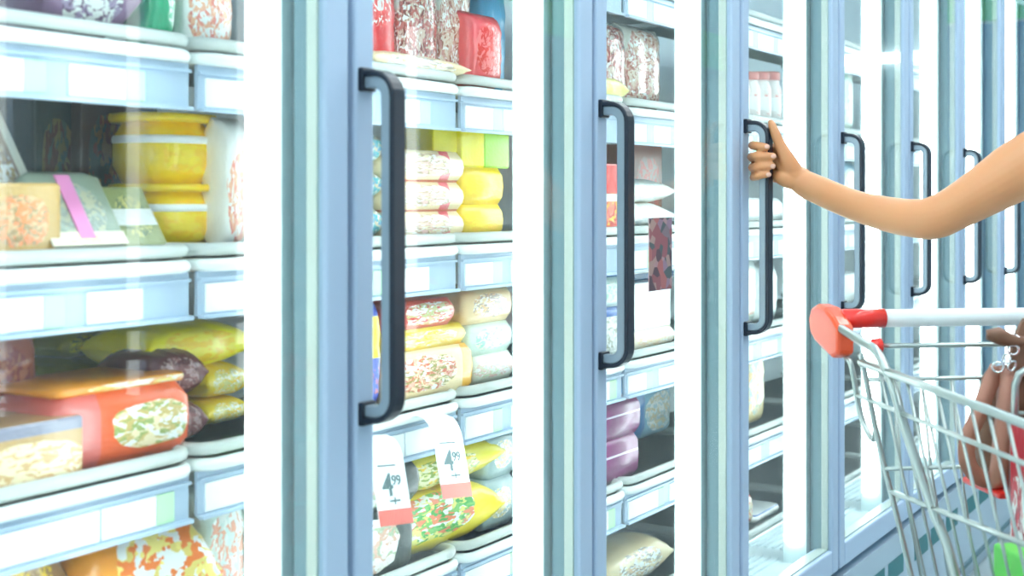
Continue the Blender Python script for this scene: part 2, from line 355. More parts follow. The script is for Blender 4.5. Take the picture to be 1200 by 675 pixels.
GOODS = [
 ('bag_h', 'purple', -0.37, 1.123, 1.395, 0.14, 0.144, 0.107, (0, 0, 0), 'frozen_food_bag', 'mauve frozen food bag on the top shelf at the left edge', 'bag', None),
 ('bag_v', 'green', -0.335, 1.241, 1.395, 0.07, 0.059, 0.148, (0, 0, 0), 'frozen_food_bag', 'bright green frozen food bag at the top left, beside the white and red bag', 'bag', None),
 ('bag_v', 'whitered', -0.335, 1.329, 1.395, 0.07, 0.108, 0.163, (0, 0, 0), 'frozen_food_bag', 'white frozen food bag with red patches at the top left, right of the green bag', 'bag', None),
 ('carton', 'brownwhite', -0.318, 1.026, 1.131, 0.035, 0.102, 0.204, (0, -34, 0), 'frozen_meal_carton', 'tall brown and white carton leaning back at the left edge, behind the pink striped tray', 'carton', 'cartons leaning on the second shelf'),
 ('carton', 'goldbrown', -0.305, 0.999, 1.131, 0.05, 0.112, 0.086, (0, 0, 0), 'frozen_meal_carton', 'gold brown carton low at the left edge, left of the pink striped tray', 'carton', None),
 ('tray', 'greenfood', -0.288, 1.096, 1.131, 0.035, 0.123, 0.112, (0, -33, 0), 'ready_meal_tray', 'green ready meal tray with a pink stripe leaning on the shelf at left', 'tray', None),
 ('carton', 'olivewhite', -0.305, 1.201, 1.131, 0.03, 0.071, 0.091, (0, -34, 0), 'frozen_meal_carton', 'small olive carton with a white panel between the pink striped tray and the yellow tubs', 'carton', None),
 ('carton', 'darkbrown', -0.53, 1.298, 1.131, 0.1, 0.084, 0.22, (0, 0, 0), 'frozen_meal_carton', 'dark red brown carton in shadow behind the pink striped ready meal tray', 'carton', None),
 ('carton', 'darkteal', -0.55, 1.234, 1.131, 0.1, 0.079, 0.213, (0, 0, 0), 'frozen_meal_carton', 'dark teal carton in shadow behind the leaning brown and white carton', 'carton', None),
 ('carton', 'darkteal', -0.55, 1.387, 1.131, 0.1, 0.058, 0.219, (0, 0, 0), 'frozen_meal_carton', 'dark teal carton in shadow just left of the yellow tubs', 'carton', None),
 ('tub', 'yellow', -0.395, 1.325, 1.131, 0.13, 0.147, 0.088, (0, 0, 0), 'ice_cream_tub', 'yellow tub at the bottom of the stack of two', 'tub', 'yellow tubs stacked at left'),
 ('tub', 'yellow', -0.395, 1.325, 1.218, 0.13, 0.147, 0.096, (0, 0, 0), 'ice_cream_tub', 'yellow tub on top of the stack of two', 'tub', 'yellow tubs stacked at left'),
 ('bag_v', 'whitered', -0.325, 1.371, 1.131, 0.07, 0.05, 0.177, (0, 0, 0), 'frozen_food_bag', 'white bag with red marks beside the yellow tubs', 'bag', None),
 ('bag_v', 'rust', -0.43, 1.053, 0.875, 0.1, 0.15, 0.169, (0, 0, 0), 'frozen_food_bag', 'tall rust red bag at the left edge behind the orange tray bag', 'bag', None),
 ('bag_h', 'olive', -0.54, 1.282, 0.875, 0.12, 0.147, 0.104, (0, 0, 0), 'frozen_food_bag', 'olive green bag lying behind the orange tray bag', 'bag', None),
 ('bag_h', 'olive', -0.54, 1.288, 0.978, 0.12, 0.136, 0.037, (0, 0, 0), 'frozen_food_bag', 'olive yellow bag on top of the pile behind the orange tray bag', 'bag', None),
 ('bag_h', 'plum', -0.36, 1.286, 0.875, 0.12, 0.062, 0.058, (0, 0, 0), 'frozen_food_bag', 'plum brown bag between the orange tray bag and the yellow bags', 'bag', None),
 ('bag_h', 'plum', -0.37, 1.277, 0.933, 0.12, 0.101, 0.066, (0, 0, 0), 'frozen_food_bag', 'crumpled plum brown bag above the orange tray bag', 'bag', None),
 ('bag_h', 'yellowfood', -0.43, 1.426, 0.875, 0.14, 0.094, 0.038, (0, 0, 0), 'frozen_food_bag', 'yellow bag at the bottom of the pile right of the orange tray bag', 'bag', None),
 ('bag_h', 'yellowfood', -0.43, 1.426, 0.913, 0.14, 0.094, 0.049, (0, 0, 0), 'frozen_food_bag', 'pale yellow bag in the middle of the pile right of the orange tray bag', 'bag', None),
 ('bag_h', 'yellow2', -0.42, 1.36, 0.961, 0.14, 0.204, 0.065, (0, 0, 0), 'frozen_food_bag', 'lemon yellow bag topping the pile right of the orange tray bag', 'bag', None),
 ('tray_bag', 'orange', -0.345, 1.149, 0.875, 0.15, 0.219, 0.102, (0, 0, 0), 'frozen_food_bag', 'large orange bag with a food window at left, under the olive bags', 'bag', None),
 ('carton', 'biscuit', -0.32, 0.981, 0.875, 0.12, 0.178, 0.073, (0, 0, 0), 'biscuit_carton', 'low carton with a biscuit picture at the left edge, left of the orange tray bag', 'carton', None),
 ('bag_h', 'orangeyellow', -0.345, 1.19, 0.617, 0.15, 0.243, 0.176, (0, 0, 0), 'frozen_food_bag', 'orange and yellow bag at the bottom left under the price rail', 'bag', None),
 ('bag_h', 'brownyellow', -0.365, 1.012, 0.617, 0.15, 0.154, 0.198, (0, 0, 0), 'frozen_food_bag', 'brown yellow bag at the bottom left corner', 'bag', None),
 ('bag_h', 'violet', -0.42, 1.248, 0.792, 0.14, 0.14, 0.02, (0, 0, 0), 'frozen_food_bag', 'violet edged bag lying behind the orange and yellow bag at bottom left', 'bag', None),
 ('bag_v', 'paleclear', -0.33, 1.347, 0.617, 0.08, 0.099, 0.194, (0, 0, 0), 'frozen_food_bag', 'pale clear bag at bottom left, right of the orange and yellow bag', 'bag', None),
 ('bag_h', 'beige', -0.29, 1.731, 1.395, 0.1, 0.26, 0.033, (0, 0, 0), 'frozen_food_bag', 'flat pale yellow bag lying in front of the clear meat bags', 'bag', None),
 ('bag_v', 'red', -0.36, 1.729, 1.395, 0.08, 0.111, 0.178, (0, 0, 0), 'frozen_food_bag', 'glossy red bag right beside the nearest door handle, above it', 'bag', None),
 ('bag_v', 'meat', -0.35, 1.837, 1.395, 0.07, 0.128, 0.179, (0, 0, 0), 'frozen_meat_bag', 'clear bag of reddish meat, left one of the pair beside the glossy red bag', 'bag', 'clear meat bags'),
 ('bag_v', 'meat2', -0.35, 1.945, 1.395, 0.07, 0.118, 0.194, (0, 0, 0), 'frozen_meat_bag', 'clear bag of pale meat, right one of the pair beside the glossy red bag', 'bag', 'clear meat bags'),
 ('bag_v', 'red2', -0.315, 1.992, 1.395, 0.07, 0.118, 0.129, (0, 0, 0), 'frozen_food_bag', 'light red bag right of the clear meat bags', 'bag', None),
 ('bag_v', 'blue', -0.4, 2.152, 1.395, 0.06, 0.103, 0.22, (0, 0, 0), 'frozen_food_bag', 'light blue bag at the top behind the light red bag', 'bag', None),
 ('bag_h', 'teal', -0.34, 1.629, 1.131, 0.14, 0.081, 0.064, (0, 0, 0), 'frozen_food_bag', 'teal and white bag seen through the nearest handle, bottom of its pile', 'bag', 'teal bags behind the nearest handle'),
 ('bag_h', 'teal', -0.34, 1.629, 1.195, 0.14, 0.081, 0.052, (0, 0, 0), 'frozen_food_bag', 'teal and white bag seen through the nearest handle, second from bottom of its pile', 'bag', 'teal bags behind the nearest handle'),
 ('bag_h', 'teal', -0.34, 1.629, 1.247, 0.14, 0.081, 0.06, (0, 0, 0), 'frozen_food_bag', 'teal and white bag seen through the nearest handle, top of its pile', 'bag', 'teal bags behind the nearest handle'),
 ('pack', 'cream', -0.345, 1.782, 1.131, 0.15, 0.218, 0.047, (0, 0, 0), 'frozen_pastry_pack', 'cream pack with pink and red print, bottom of the stack of three', 'pack', 'cream packs stacked beside the nearest handle'),
 ('pack', 'cream', -0.345, 1.782, 1.178, 0.15, 0.218, 0.048, (0, 0, 0), 'frozen_pastry_pack', 'cream pack with pink and red print, middle of the stack of three', 'pack', 'cream packs stacked beside the nearest handle'),
 ('pack', 'cream', -0.345, 1.782, 1.226, 0.15, 0.218, 0.051, (0, 0, 0), 'frozen_pastry_pack', 'cream pack with pink and red print, top of the stack of three', 'pack', 'cream packs stacked beside the nearest handle'),
 ('pack', 'yellow', -0.36, 1.964, 1.131, 0.16, 0.14, 0.058, (0, 0, 0), 'frozen_food_pack', 'yellow pack right of the cream packs, bottom one of two', 'pack', 'yellow packs beside the cream packs'),
 ('pack', 'yellow', -0.36, 1.964, 1.188, 0.16, 0.14, 0.065, (0, 0, 0), 'frozen_food_pack', 'yellow pack right of the cream packs, top one of two', 'pack', 'yellow packs beside the cream packs'),
 ('carton', 'lemon', -0.34, 1.945, 1.253, 0.1, 0.073, 0.066, (0, 0, 0), 'frozen_food_carton', 'lemon yellow carton on top of the yellow packs, left of the lime green one', 'carton', None),
 ('carton', 'lemon', -0.35, 1.88, 1.277, 0.1, 0.082, 0.041, (0, 0, 0), 'frozen_food_carton', 'lemon yellow carton lying on the stack of cream packs', 'carton', None),
 ('carton', 'lime', -0.34, 2.023, 1.253, 0.1, 0.083, 0.07, (0, 0, 0), 'frozen_food_carton', 'lime green carton on top of the yellow packs, beside the second lamp', 'carton', None),
 ('bag_v', 'blueyellow', -0.295, 1.622, 0.875, 0.07, 0.072, 0.171, (0, 0, 0), 'frozen_food_bag', 'blue and yellow bag with red band, seen through the nearest handle', 'bag', None),
 ('pack', 'creamred', -0.34, 1.781, 0.875, 0.16, 0.243, 0.081, (0, 0, 0), 'frozen_pastry_pack', 'cream and red pack with a yellow end, low beside the nearest handle', 'pack', None),
 ('pack', 'yellowfood', -0.345, 1.785, 0.955, 0.15, 0.223, 0.035, (0, 0, 0), 'frozen_pastry_pack', 'yellow pack lying between the red pack and the cream and red pack', 'pack', None),
 ('pack', 'redfood', -0.345, 1.768, 0.99, 0.15, 0.19, 0.045, (0, 0, 0), 'frozen_pastry_pack', 'red pack topping the pile beside the nearest handle', 'pack', None),
 ('pack', 'pale', -0.355, 2.001, 0.875, 0.15, 0.135, 0.052, (0, 0, 0), 'frozen_pastry_pack', 'pale pack at the bottom of the pile near the second lamp', 'pack', None),
 ('pack', 'palegreen', -0.355, 1.987, 0.926, 0.15, 0.151, 0.055, (0, 0, 0), 'frozen_pastry_pack', 'white and mint pack in the middle of the pile near the second lamp', 'pack', None),
 ('pack', 'beige', -0.355, 1.983, 0.982, 0.15, 0.159, 0.06, (0, 0, 0), 'frozen_pastry_pack', 'beige pack topping the pile near the second lamp', 'pack', None),
 ('bag_h', 'yellowgreen', -0.335, 1.847, 0.617, 0.15, 0.308, 0.099, (0, 0, 0), 'frozen_vegetable_bag', 'yellow and green vegetable bag at the bottom of its pile, under the whole price card', 'bag', None),
 ('bag_h', 'yellowleaf', -0.345, 1.862, 0.715, 0.15, 0.311, 0.076, (0, 0, 0), 'frozen_vegetable_bag', 'yellow vegetable bag on top of its pile, behind the whole price card', 'bag', None),
 ('pack', 'blackwhite', -0.33, 1.637, 0.617, 0.14, 0.184, 0.106, (0, 0, 0), 'frozen_meal_tray', 'black tray with white food, lower of the two beside the nearest handle', 'tray', 'black trays under the price card'),
 ('pack', 'blackwhite', -0.33, 1.647, 0.722, 0.14, 0.203, 0.061, (0, 0, 0), 'frozen_meal_tray', 'black tray with white food, upper of the two under the price card', 'tray', 'black trays under the price card'),
 ('pack', 'greyclear', -0.35, 2.017, 0.617, 0.14, 0.114, 0.087, (0, 0, 0), 'frozen_meal_tray', 'grey and white pack low beside the second lamp, right of the vegetable bags', 'pack', None),
 ('pack', 'greyclear', -0.35, 2.026, 0.704, 0.14, 0.098, 0.082, (0, 0, 0), 'frozen_meal_tray', 'grey and white pack topping the pair right of the vegetable bags', 'pack', None),
 ('bag_h', 'redfood', -0.33, 1.744, 0.366, 0.14, 0.233, 0.22, (0, 0, 0), 'frozen_food_bag', 'red bag just showing at the bottom edge under the vegetable bags', 'bag', None),
 ('bag_h', 'lemonpale', -0.285, 2.396, 1.395, 0.08, 0.127, 0.048, (0, 0, 0), 'frozen_food_bag', 'small flat yellow bag lying right above the second handle', 'bag', None),
 ('bag_v', 'meat', -0.35, 2.534, 1.395, 0.07, 0.166, 0.179, (0, 0, 0), 'frozen_meat_bag', 'clear bag of reddish meat at the top, above the second handle', 'bag', None),
 ('bag_v', 'meat2', -0.35, 2.694, 1.395, 0.07, 0.213, 0.184, (0, 0, 0), 'frozen_meat_bag', 'clear bag with pink and white meat, right of the one above the second handle', 'bag', None),
 ('carton', 'redorange', -0.32, 2.402, 1.131, 0.1, 0.145, 0.138, (0, 0, 0), 'frozen_food_carton', 'red and orange carton seen through the second handle', 'carton', None),
 ('carton', 'brownred', -0.47, 2.909, 1.131, 0.1, 0.159, 0.196, (0, 0, 0), 'frozen_food_carton', 'brown red carton standing behind the white bags near the photo sticker', 'carton', None),
 ('bag_h', 'whiteclear', -0.34, 2.607, 1.131, 0.14, 0.265, 0.059, (0, 0, 0), 'frozen_food_bag', 'white bag at the bottom of the pair above the photo sticker', 'bag', None),
 ('bag_h', 'whiteclear', -0.35, 2.64, 1.189, 0.14, 0.243, 0.052, (0, 0, 0), 'frozen_food_bag', 'white bag at the top of the pair above the photo sticker', 'bag', None),
 ('pack', 'whiteblue', -0.34, 2.434, 0.875, 0.14, 0.136, 0.103, (0, 0, 0), 'frozen_food_pack', 'white and blue pack at the bottom of the pile in the second handle', 'pack', None),
 ('pack', 'palegreen', -0.34, 2.43, 0.978, 0.14, 0.128, 0.061, (0, 0, 0), 'frozen_food_pack', 'pale green pack in the middle of the pile in the second handle', 'pack', None),
 ('pack', 'bluewhite', -0.34, 2.43, 1.039, 0.14, 0.128, 0.061, (0, 0, 0), 'frozen_food_pack', 'blue pack topping the pile in the second handle', 'pack', None),
 ('pack', 'tan', -0.345, 2.625, 0.875, 0.15, 0.229, 0.043, (0, 0, 0), 'frozen_food_pack', 'tan pack on the shelf right of the second handle, under the white carton', 'pack', None),
 ('carton', 'white', -0.33, 2.64, 0.917, 0.1, 0.188, 0.102, (0, 0, 0), 'frozen_food_carton', 'plain white carton below the photo sticker', 'carton', None),
 ('carton', 'bluewhite', -0.37, 2.721, 1.019, 0.1, 0.237, 0.059, (0, 0, 0), 'frozen_food_carton', 'blue and white carton behind the photo sticker', 'carton', None),
 ('pack', 'purplepack', -0.34, 2.466, 0.617, 0.14, 0.185, 0.09, (0, 0, 0), 'frozen_berry_pack', 'purple pack, lower one of the pair under the second handle', 'pack', 'purple packs under the second handle'),
 ('pack', 'purplepack', -0.34, 2.47, 0.706, 0.14, 0.194, 0.077, (0, 0, 0), 'frozen_berry_pack', 'purple pack, upper one of the pair under the second handle', 'pack', 'purple packs under the second handle'),
 ('bag_v', 'navy', -0.46, 2.845, 0.617, 0.08, 0.181, 0.166, (0, 0, 0), 'frozen_food_bag', 'dark blue bag standing behind the purple packs', 'bag', None),
 ('bag_v', 'paleblue', -0.46, 2.979, 0.617, 0.08, 0.209, 0.13, (0, 0, 0), 'frozen_food_bag', 'pale blue bag right of the dark blue bag behind the purple packs', 'bag', None),
 ('bag_h', 'beige', -0.35, 2.596, 0.366, 0.14, 0.312, 0.09, (0, 0, 0), 'frozen_food_bag', 'beige bag at the bottom edge under the purple packs', 'bag', None),
 ('jar', 'jar', -0.31, 3.205, 1.395, 0.06, 0.07, 0.125, (0, 0, 0), 'dessert_jar', 'small glass dessert jar with red lid above the gripped handle, left in row', 'jar', 'jars above the gripped handle'),
 ('jar', 'jar', -0.31, 3.276, 1.395, 0.06, 0.072, 0.13, (0, 0, 0), 'dessert_jar', 'small glass dessert jar with red lid above the gripped handle, second from left in row', 'jar', 'jars above the gripped handle'),
 ('jar', 'jar', -0.31, 3.35, 1.395, 0.06, 0.075, 0.136, (0, 0, 0), 'dessert_jar', 'small glass dessert jar with red lid above the gripped handle, third from left in row', 'jar', 'jars above the gripped handle'),
 ('jar', 'jar', -0.31, 3.426, 1.395, 0.06, 0.078, 0.142, (0, 0, 0), 'dessert_jar', 'small glass dessert jar with red lid above the gripped handle, right in row', 'jar', 'jars above the gripped handle'),
 ('pack', 'whiteclear', -0.35, 3.294, 1.131, 0.14, 0.315, 0.069, (0, 0, 0), 'frozen_food_pack', 'white pack behind the gripping hand', 'pack', None),
 ('bag_v', 'palefood', -0.315, 3.218, 0.875, 0.07, 0.14, 0.178, (0, 0, 0), 'frozen_food_bag', 'pale speckled bag seen through the gripped handle', 'bag', None),
 ('bag_v', 'whiteclear', -0.315, 3.364, 0.875, 0.07, 0.176, 0.151, (0, 0, 0), 'frozen_food_bag', 'white bag right of the gripped handle bar, beside the speckled bag', 'bag', None),
 ('bag_v', 'tanfood', -0.315, 3.255, 0.617, 0.07, 0.214, 0.191, (0, 0, 0), 'frozen_food_bag', 'yellow and tan bag low under the gripped handle', 'bag', None),
 ('bag_v', 'redfood', -0.315, 3.2, 0.366, 0.07, 0.127, 0.08, (0, 0, 0), 'frozen_food_bag', 'red and white bag at the bottom of the fourth bay', 'bag', None),
 ('pack', 'whiteblue', -0.34, 3.339, 0.366, 0.12, 0.174, 0.02, (0, 0, 0), 'frozen_food_pack', 'white and blue pack at the bottom of the fourth bay beside the red bag', 'pack', None),
 ('bag_v', 'palegreen', -0.315, 4.026, 1.395, 0.07, 0.186, 0.22, (0, 0, 0), 'frozen_food_bag', 'pale mint bag at the top of the fifth bay', 'bag', None),
 ('bag_v', 'paleblue', -0.315, 4.035, 1.131, 0.07, 0.203, 0.189, (0, 0, 0), 'frozen_food_bag', 'pale blue bag seen through the handle right of the gripped one', 'bag', None),
 ('pack', 'whiteclear', -0.34, 4.052, 0.875, 0.12, 0.239, 0.095, (0, 0, 0), 'frozen_food_pack', 'white pack low behind the handle right of the gripped one', 'pack', None),
]
# ------------------------------------------------------------------ freezers
SHELF = (1.648, 1.388, 1.124, .868, .610, .36)
XB, XS = -.68, -.25          # back of the case, front of the shelves
ZB, ZT = .33, 2.05
BAY = ['freezer bay at the left edge with yellow tubs and leaning cartons behind its glass',
       'freezer bay with hanging white price cards and cream packs behind its glass door',
       'freezer bay with a dark photo sticker on its glass door',
       'freezer bay whose black handle the hand is gripping',
       'freezer bay just right of the gripped one, behind the red cart grip',
       'freezer bay with its handle half hidden behind the elbow of the bare arm',
       'narrow looking freezer bay seen above the cart, third right of the gripped handle',
       'farthest freezer bay at the right edge of the picture, beyond the bare arm']

def handle_mesh():
    b = MB(); z0, z1, d, r = -.208, .208, .051, .032
    path = [(.0, z0)] + [(d - r + r * sin(radians(a)), z0 + r - r * cos(radians(a))) for a in range(0, 91, 15)] \
         + [(d - r + r * cos(radians(a)), z1 - r + r * sin(radians(a))) for a in range(0, 91, 15)] + [(.0, z1)]
    b.sweep_xz(path, -.007, 0, -.0125, .0125, 0)      # black outer band
    b.sweep_xz(path, -.021, -.007, -.0095, .0095, 1)  # grey inner body
    for z in (z0 + .0105, z1 - .0105): b.box(-.001, .007, -.0135, .0135, z - .014, z + .014, 0)
    return b

def make_bay():
    """one bay, local origin at the floor, y = 0 at its left door gap, x = 0 at the door face"""
    root = empty('freezer')
    p = PITCH
    b = MB(); b.box(XB - .05, XB, 0, p, ZB - .05, ZT + .05)
    b.build('back_panel', M['liner'], root)
    b = MB(); b.box(XB, -.05, 0, p, ZB - .05, ZB + .02)
    for i in range(9): b.box(-.30 + i * .02, -.292 + i * .02, .04, p - .04, ZB + .02, ZB + .026)
    b.build('inner_floor', M['floorliner'], root)
    b = MB(); b.box(XB, -.05, 0, p, ZT, ZT + .05); b.box(-.05, 0, .0, p, ZT - .0, ZT + .25); b.build('top_header', M['frame'], root)
    k = MB(); k.box(-.06, -.012, 0, p, .0, .05, 0); k.box(-.05, .0, 0, p, .06, .315)
    kick = k.build('kick_plate', M['kick'], root)
    s = MB()
    for i in range(3): s.box(-.001, .0015, .05 + i * .175, .05 + i * .175 + .14, .205, .255)
    s.build('vent_slot', M['slot'], kick)
    s = MB(); s.box(-.03, .006, 0, p, .05, .064); s.build('bumper_rail', M['gasket'], kick)
    # half a mullion at either end, each with its lamp
    for y0, y1, yl, sgn in ((.001, .056, .056, 1), (p - .056, p - .001, p - .056, -1)):
        m = MB(); m.box(-.116, -.060, y0, y1, ZB + .02, ZT, 0); m.box(-.0602, -.0585, p - .030 if sgn < 0 else .014, p - .014 if sgn < 0 else .030, ZB + .02, ZT - .02, 1)
        mul = m.build('mullion', [M['mull'], M['gasket']], root)
        l = MB()
        ring = [(-.112 + .021 * (1 - cos(radians(a))), yl + sgn * .014 * sin(radians(a))) for a in range(0, 181, 20)]
        l.rings([[(x, y, z) for x, y in ring] for z in (.40, 1.995)], 0, True, True)
        l.build('lamp', M['lamp'], mul)
    # shelves
    for si, z in enumerate(SHELF):
        b = MB()
        y0, y1, xr = .008, p - .008, .03   # runs between the mullions, rounded front corners
        b.box(XB + .1, XS - .012, y0 + .004, y1 - .004, z - .010, z - .002)
        for zz, off in ((z + .010, 0), (z - .010, .004)):
            pts = [(XB + .1, y0, zz)] + [(XS - xr + off + xr * sin(radians(a)), y0 + xr - xr * cos(radians(a)), zz) for a in range(0, 91, 18)] \
                + [(XS - xr + off + xr * cos(radians(a)), y1 - xr + xr * sin(radians(a)), zz) for a in range(0, 91, 18)] + [(XB + .1, y1, zz)]
            b.tube(pts, .0085, 8)
            sh = b.build('shelf', M['wire'], root)
        r = MB(); r.box(XS - .012, XS - .006, y0, y1, z - .075, z - .018); r.box(XS - .006, XS + .004, y0, y1, z - .078, z - .073)
        r.box(XS - .006, XS - .001, y0, y1, z - .030, z - .026)
        rail = r.build('price_rail', M['rail'], sh)
        rnd = random.Random(si * 7 + 1)
        y = y0 + .012
        while y < y1 - .13:
            w = rnd.choice((.085, .11, .14))
            lb = MB(); lb.box(XS - .006, XS - .0035, y, min(y + w, y1 - .004), z - .071, z - .034)
            lb.build('price_label', M['labelw'], sh)
            y += w
            if rnd.random() < .6 and y + .031 < y1:
                lb = MB(); lb.box(XS - .006, XS - .0035, y + .001, y + .03, z - .071, z - .034); lb.build('price_label', M['labelg'], sh); y += .032
            y += rnd.choice((.002, .004, .03))
    # door
    d = MB(); zb, zt = .335, 2.0
    d.box(-.045, 0, .006, .042, zb, zt); d.box(-.045, 0, p - .048, p - .006, zb, zt)
    d.box(-.045, 0, .042, p - .048, zb, zb + .055); d.box(-.045, 0, .042, p - .048, zt - .06, zt)
    door = d.build('door', M['frame'], root, bevel=.004)
    g = MB(); g.box(-.010, -.006, .040, p - .046, zb + .05, zt - .055); g.build('glass_pane', M['glass'], door)
    s = MB(); s.box(-.026, -.011, p - .0515, p - .0478, zb + .056, zt - .061); s.box(-.034, -.011, .0418, .0455, zb + .056, zt - .061)
    s.box(-.034, -.011, .046, p - .052, zb + .0548, zb + .058); s.build('spacer', M['cream'], door)
    s = MB(); s.box(-.056, -.045, .012, .036, zb + .01, zt - .01); s.box(-.045, -.026, p - .0512, p - .0478, zb + .056, zt - .061); s.box(-.057, -.045, p - .036, p - .014, zb + .01, zt - .01)
    s.build('gasket', M['gasket'], door)
    h = handle_mesh().build('handle', [M['black'], M['inlay']], door, bevel=.002); h.location = (0, .024, 1.1425)
    return root

def copy_tree(o, parent=None):
    c = o.copy(); COL.objects.link(c)
    if parent: c.parent = parent
    for ch in list(o.children): copy_tree(ch, c)
    return c

proto = make_bay()
bays = [proto] + [copy_tree(proto) for _ in range(NB - 1)]
for k, o in enumerate(bays):
    o.location = (0, YS + k * PITCH, 0)
    tag(o, BAY[k], 'freezer', 'row of glass door freezers')
def child(o, n): return next(c for c in o.children if c.name.split('.')[0] == n)
# end walls of the row
b = MB(); b.box(XB - .05, 0, YS - .08, YS - .002, 0, ZT + .3); tag(b.build('trim_1', M['liner']), kind='structure')
b = MB(); b.box(XB - .05, .0, YE + .05, YE + .12, 0, ZT + .3); tag(b.build('trim_2', M['liner']), kind='structure')
# photo sticker on the third bay's glass
stk = bpy.data.materials.new('meat_photo_print'); stk.use_nodes = True
nt = stk.node_tree; bs = nt.nodes['Principled BSDF']; bs.inputs['Roughness'].default_value = .35
tc = nt.nodes.new('ShaderNodeTexCoord'); mp = nt.nodes.new('ShaderNodeMapping'); mp.inputs['Rotation'].default_value = (.6, 0, 0); mp.inputs['Scale'].default_value = (1, 1.1, 1.6)
vo = nt.nodes.new('ShaderNodeTexVoronoi'); vo.inputs['Scale'].default_value = 4.2; vo.inputs['Randomness'].default_value = 1
sc_ = nt.nodes.new('ShaderNodeSeparateColor'); rp = nt.nodes.new('ShaderNodeValToRGB'); rp.color_ramp.interpolation = 'CONSTANT'
cols = [(.10, .06, .08), (.30, .10, .12), (.42, .14, .14), (.22, .17, .20), (.42, .26, .27), (.08, .11, .12), (.30, .20, .28), (.40, .27, .24)]
while len(rp.color_ramp.elements) < len(cols): rp.color_ramp.elements.new(.5)
for i, c in enumerate(cols): rp.color_ramp.elements[i].position = i / len(cols); rp.color_ramp.elements[i].color = (*c, 1)
for a, c in ((tc.outputs['Generated'], mp.inputs[0]), (mp.outputs[0], vo.inputs['Vector']), (vo.outputs['Color'], sc_.inputs[0]), (sc_.outputs[0], rp.inputs[0]), (rp.outputs[0], bs.inputs['Base Color'])): nt.links.new(a, c)
b = MB(); yl = 2.05 - (YS + 2 * PITCH); b.box(-.006, -.0048, yl, yl + .092, 1.042, 1.166)
tag(b.build('photo_sticker', stk, child(bays[2], 'door')), 'dark red photo sticker')
# hanging price cards
def price_card(loc, roll, label):
    root = empty('price_card', loc); root.rotation_euler = (radians(roll), 0, radians(-6))
    w, hh = .070, .116
    prof = [(-.028, .000), (-.014, .003), (0, 0), (.008, -.006), (.014, -.013), (.019, -.022), (.023, -.032)]
    ex, ez = .049, -hh                                   # lower part: one flat, outward leaning face
    prof += [(.023 + (ex - .023) * i / 8, -.032 + (ez + .032) * i / 8) for i in range(1, 9)]
    lean = math.atan2(ex - .023, hh - .032)
    def strip(mb, a, c, y0, y1, off, th=.0008):
        sub = prof[a:c + 1]; rings = []
        for i, (x, z) in enumerate(sub):
            j = min(i + 1, len(sub) - 1); k = max(i - 1, 0)
            t = (Vector(sub[j]) - Vector(sub[k])).normalized(); nx, nz = -t.y, t.x
            rings.append([(x + nx * o, y, z + nz * o) for o, y in ((off, y0), (off + th, y0), (off + th, y1), (off, y1))])
        mb.rings(rings, 0, False)
    b = MB(); strip(b, 0, 14, 0, w, 0); root_card = b.build('card_sheet', M['card'], root)
    b = MB(); strip(b, 12, 14, .0, w, .0009); b.build('red_band', M['cardr'], root)
    def txt(s, size, y, z, name):
        cu = bpy.data.curves.new(name, 'FONT'); cu.body = s; cu.size = size; cu.extrude = .0003; cu.offset = size * .012
        to = bpy.data.objects.new('tmp', cu); COL.objects.link(to)
        dg = bpy.context.evaluated_depsgraph_get(); me = bpy.data.meshes.new_from_object(to.evaluated_get(dg))
        bpy.data.objects.remove(to)
        me.materials.clear(); me.materials.append(M['ink'])
        o = bpy.data.objects.new(name, me); COL.objects.link(o); o.parent = root
        o.matrix_local = Matrix.Translation((fx(z), y, z)) @ Matrix.Rotation(-lean, 4, 'Y') @ Matrix.Rotation(radians(90), 4, 'Z') @ Matrix.Rotation(radians(90), 4, 'X')
    fx = lambda z: .023 + (ex - .023) * (-z - .032) / (hh - .032) + .0012
    txt('4', .046, .016, -.076, 'printed_digit'); txt('99', .020, .037, -.062, 'printed_digit')
    b = MB()
    for y0, y1, za, zb in ((.028, .050, -.0845, -.082), (.0375, .040, -.088, -.0785), (.012, .05, -.036, -.034)):
        b.add([(fx(za) - .0005, y0, za), (fx(za) - .0005, y1, za), (fx(zb) - .0005, y1, zb), (fx(zb) - .0005, y0, zb)] + [(fx(za), y0, za), (fx(za), y1, za), (fx(zb), y1, zb), (fx(zb), y0, zb)],
              [(0, 1, 2, 3), (4, 5, 6, 7), (0, 1, 5, 4), (1, 2, 6, 5), (2, 3, 7, 6), (3, 0, 4, 7)])
    b.build('printed_mark', M['ink'], root)
    tag(root, label, 'price card', 'hanging price cards')
price_card((-.215, 1.69, .860), -6, 'white 4.99 price card with red bottom, hanging whole over the yellow vegetable bag')
price_card((-.21, 1.527, .853), -6, 'white 4.99 price card partly hidden by the door frame, under the nearest handle')
